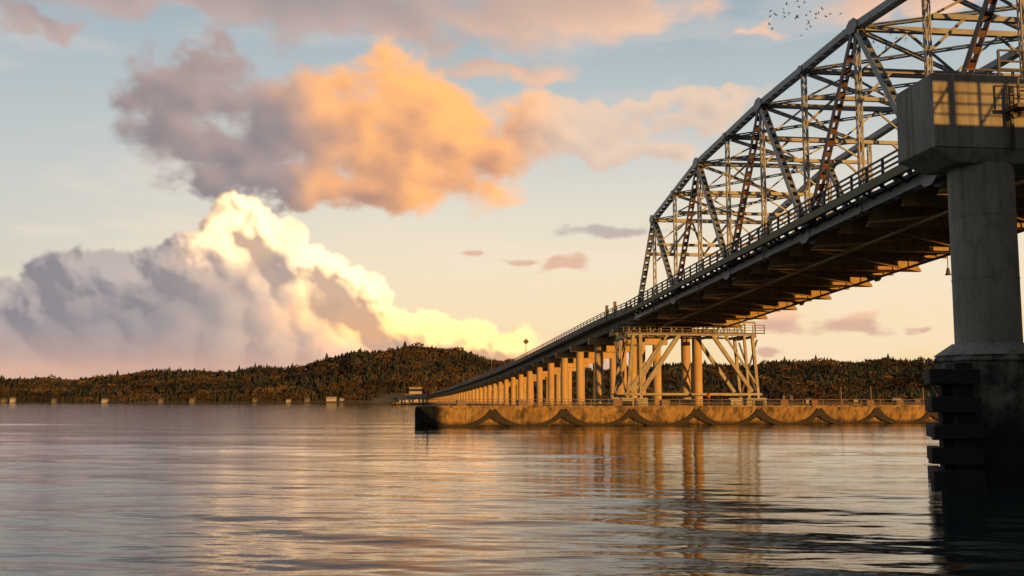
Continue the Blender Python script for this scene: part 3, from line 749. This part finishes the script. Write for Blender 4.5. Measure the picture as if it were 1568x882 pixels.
world=bpy.data.worlds.new('World'); scene.world=world; world.use_nodes=True
nt=world.node_tree; nt.nodes.clear(); N=nt.nodes; LK=nt.links.new
def M(op,a,b=0.0,c=0.0,cl=False):
    x=N.new('ShaderNodeMath'); x.operation=op; x.use_clamp=cl
    for i,q in enumerate((a,b,c)):
        if isinstance(q,bpy.types.NodeSocket): LK(q,x.inputs[i])
        elif i<2 or op=='MULTIPLY_ADD': x.inputs[i].default_value=q
    return x.outputs[0]
tc=N.new('ShaderNodeTexCoord'); sp=N.new('ShaderNodeSeparateXYZ'); LK(tc.outputs['Generated'],sp.inputs[0])
el=M('MULTIPLY',M('ARCSINE',sp.outputs[2]),57.2958)
rp=N.new('ShaderNodeValToRGB'); LK(M('MULTIPLY',el,1/60,cl=True),rp.inputs[0])
cr=rp.color_ramp; cr.interpolation='B_SPLINE'
stops=[(0,(1.02,0.66,0.32)),(3,(1.02,0.78,0.46)),(7,(0.97,0.82,0.60)),(11,(0.80,0.76,0.66)),(15,(0.57,0.62,0.62)),(20,(0.40,0.50,0.56)),(30,(0.20,0.30,0.40)),(60,(0.07,0.13,0.22))]
while len(cr.elements)<len(stops): cr.elements.new(0.5)
for e,(p_,c_) in zip(cr.elements,stops): e.position=p_/60; e.color=(*c_,1)
def MIX(f,a,b):
    x=N.new('ShaderNodeMix'); x.data_type='RGBA'
    for i,q in ((0,f),(6,a),(7,b)):
        if isinstance(q,bpy.types.NodeSocket): LK(q,x.inputs[i])
        else: x.inputs[i].default_value=q if i==0 else (*q,1)
    return x.outputs[2]
def MR(v_,a,b,c,d):
    x=N.new('ShaderNodeMapRange'); x.interpolation_type='SMOOTHSTEP'; LK(v_,x.inputs[0])
    for i,q in enumerate((a,b,c,d)): x.inputs[i+1].default_value=q
    return x.outputs[0]
sky=MIX(MR(sp.outputs[0],-0.1,-0.5,0,0.45),rp.outputs[0],(0.42,0.51,0.57))
sky=MIX(MR(sp.outputs[1],0.50,-0.2,0,0.82),sky,(0.13,0.12,0.125))   # unseen sky overhead / behind darkened to lower the ambient light
ns=N.new('ShaderNodeTexSky'); ns.sky_type='NISHITA'; ns.sun_disc=False; ns.sun_elevation=math.radians(SUN_EL); ns.sun_rotation=math.radians(SUN_AZ)
bg1=N.new('ShaderNodeBackground'); LK(ns.outputs[0],bg1.inputs[0]); bg1.inputs[1].default_value=0.1
bg2=N.new('ShaderNodeBackground'); LK(sky,bg2.inputs[0])
ms=N.new('ShaderNodeMixShader'); ms.inputs[0].default_value=0.94; LK(bg1.outputs[0],ms.inputs[1]); LK(bg2.outputs[0],ms.inputs[2])
out=N.new('ShaderNodeOutputWorld'); LK(ms.outputs[0],out.inputs[0])

sl=bpy.data.lights.new('sun','SUN'); sl.energy=5.0; sl.angle=math.radians(0.6); sl.color=(1.0,0.46,0.10)
so=bpy.data.objects.new('sun',sl); scene.collection.objects.link(so)
a_=math.radians(SUN_AZ); e_=math.radians(SUN_EL)
sd=Vector((math.sin(a_)*math.cos(e_),math.cos(a_)*math.cos(e_),math.sin(e_)))
so.rotation_euler=sd.to_track_quat('Z','Y').to_euler(); so.location=(60,-60,60)

cd=bpy.data.cameras.new('camera'); cam=bpy.data.objects.new('camera',cd); scene.collection.objects.link(cam)
cd.sensor_width=36; cd.lens=36.73; cd.clip_end=60000; cd.clip_start=0.5
cam.location=(0,0,3.1); cam.rotation_euler=(math.radians(90+6.17),0,0)
scene.camera=cam
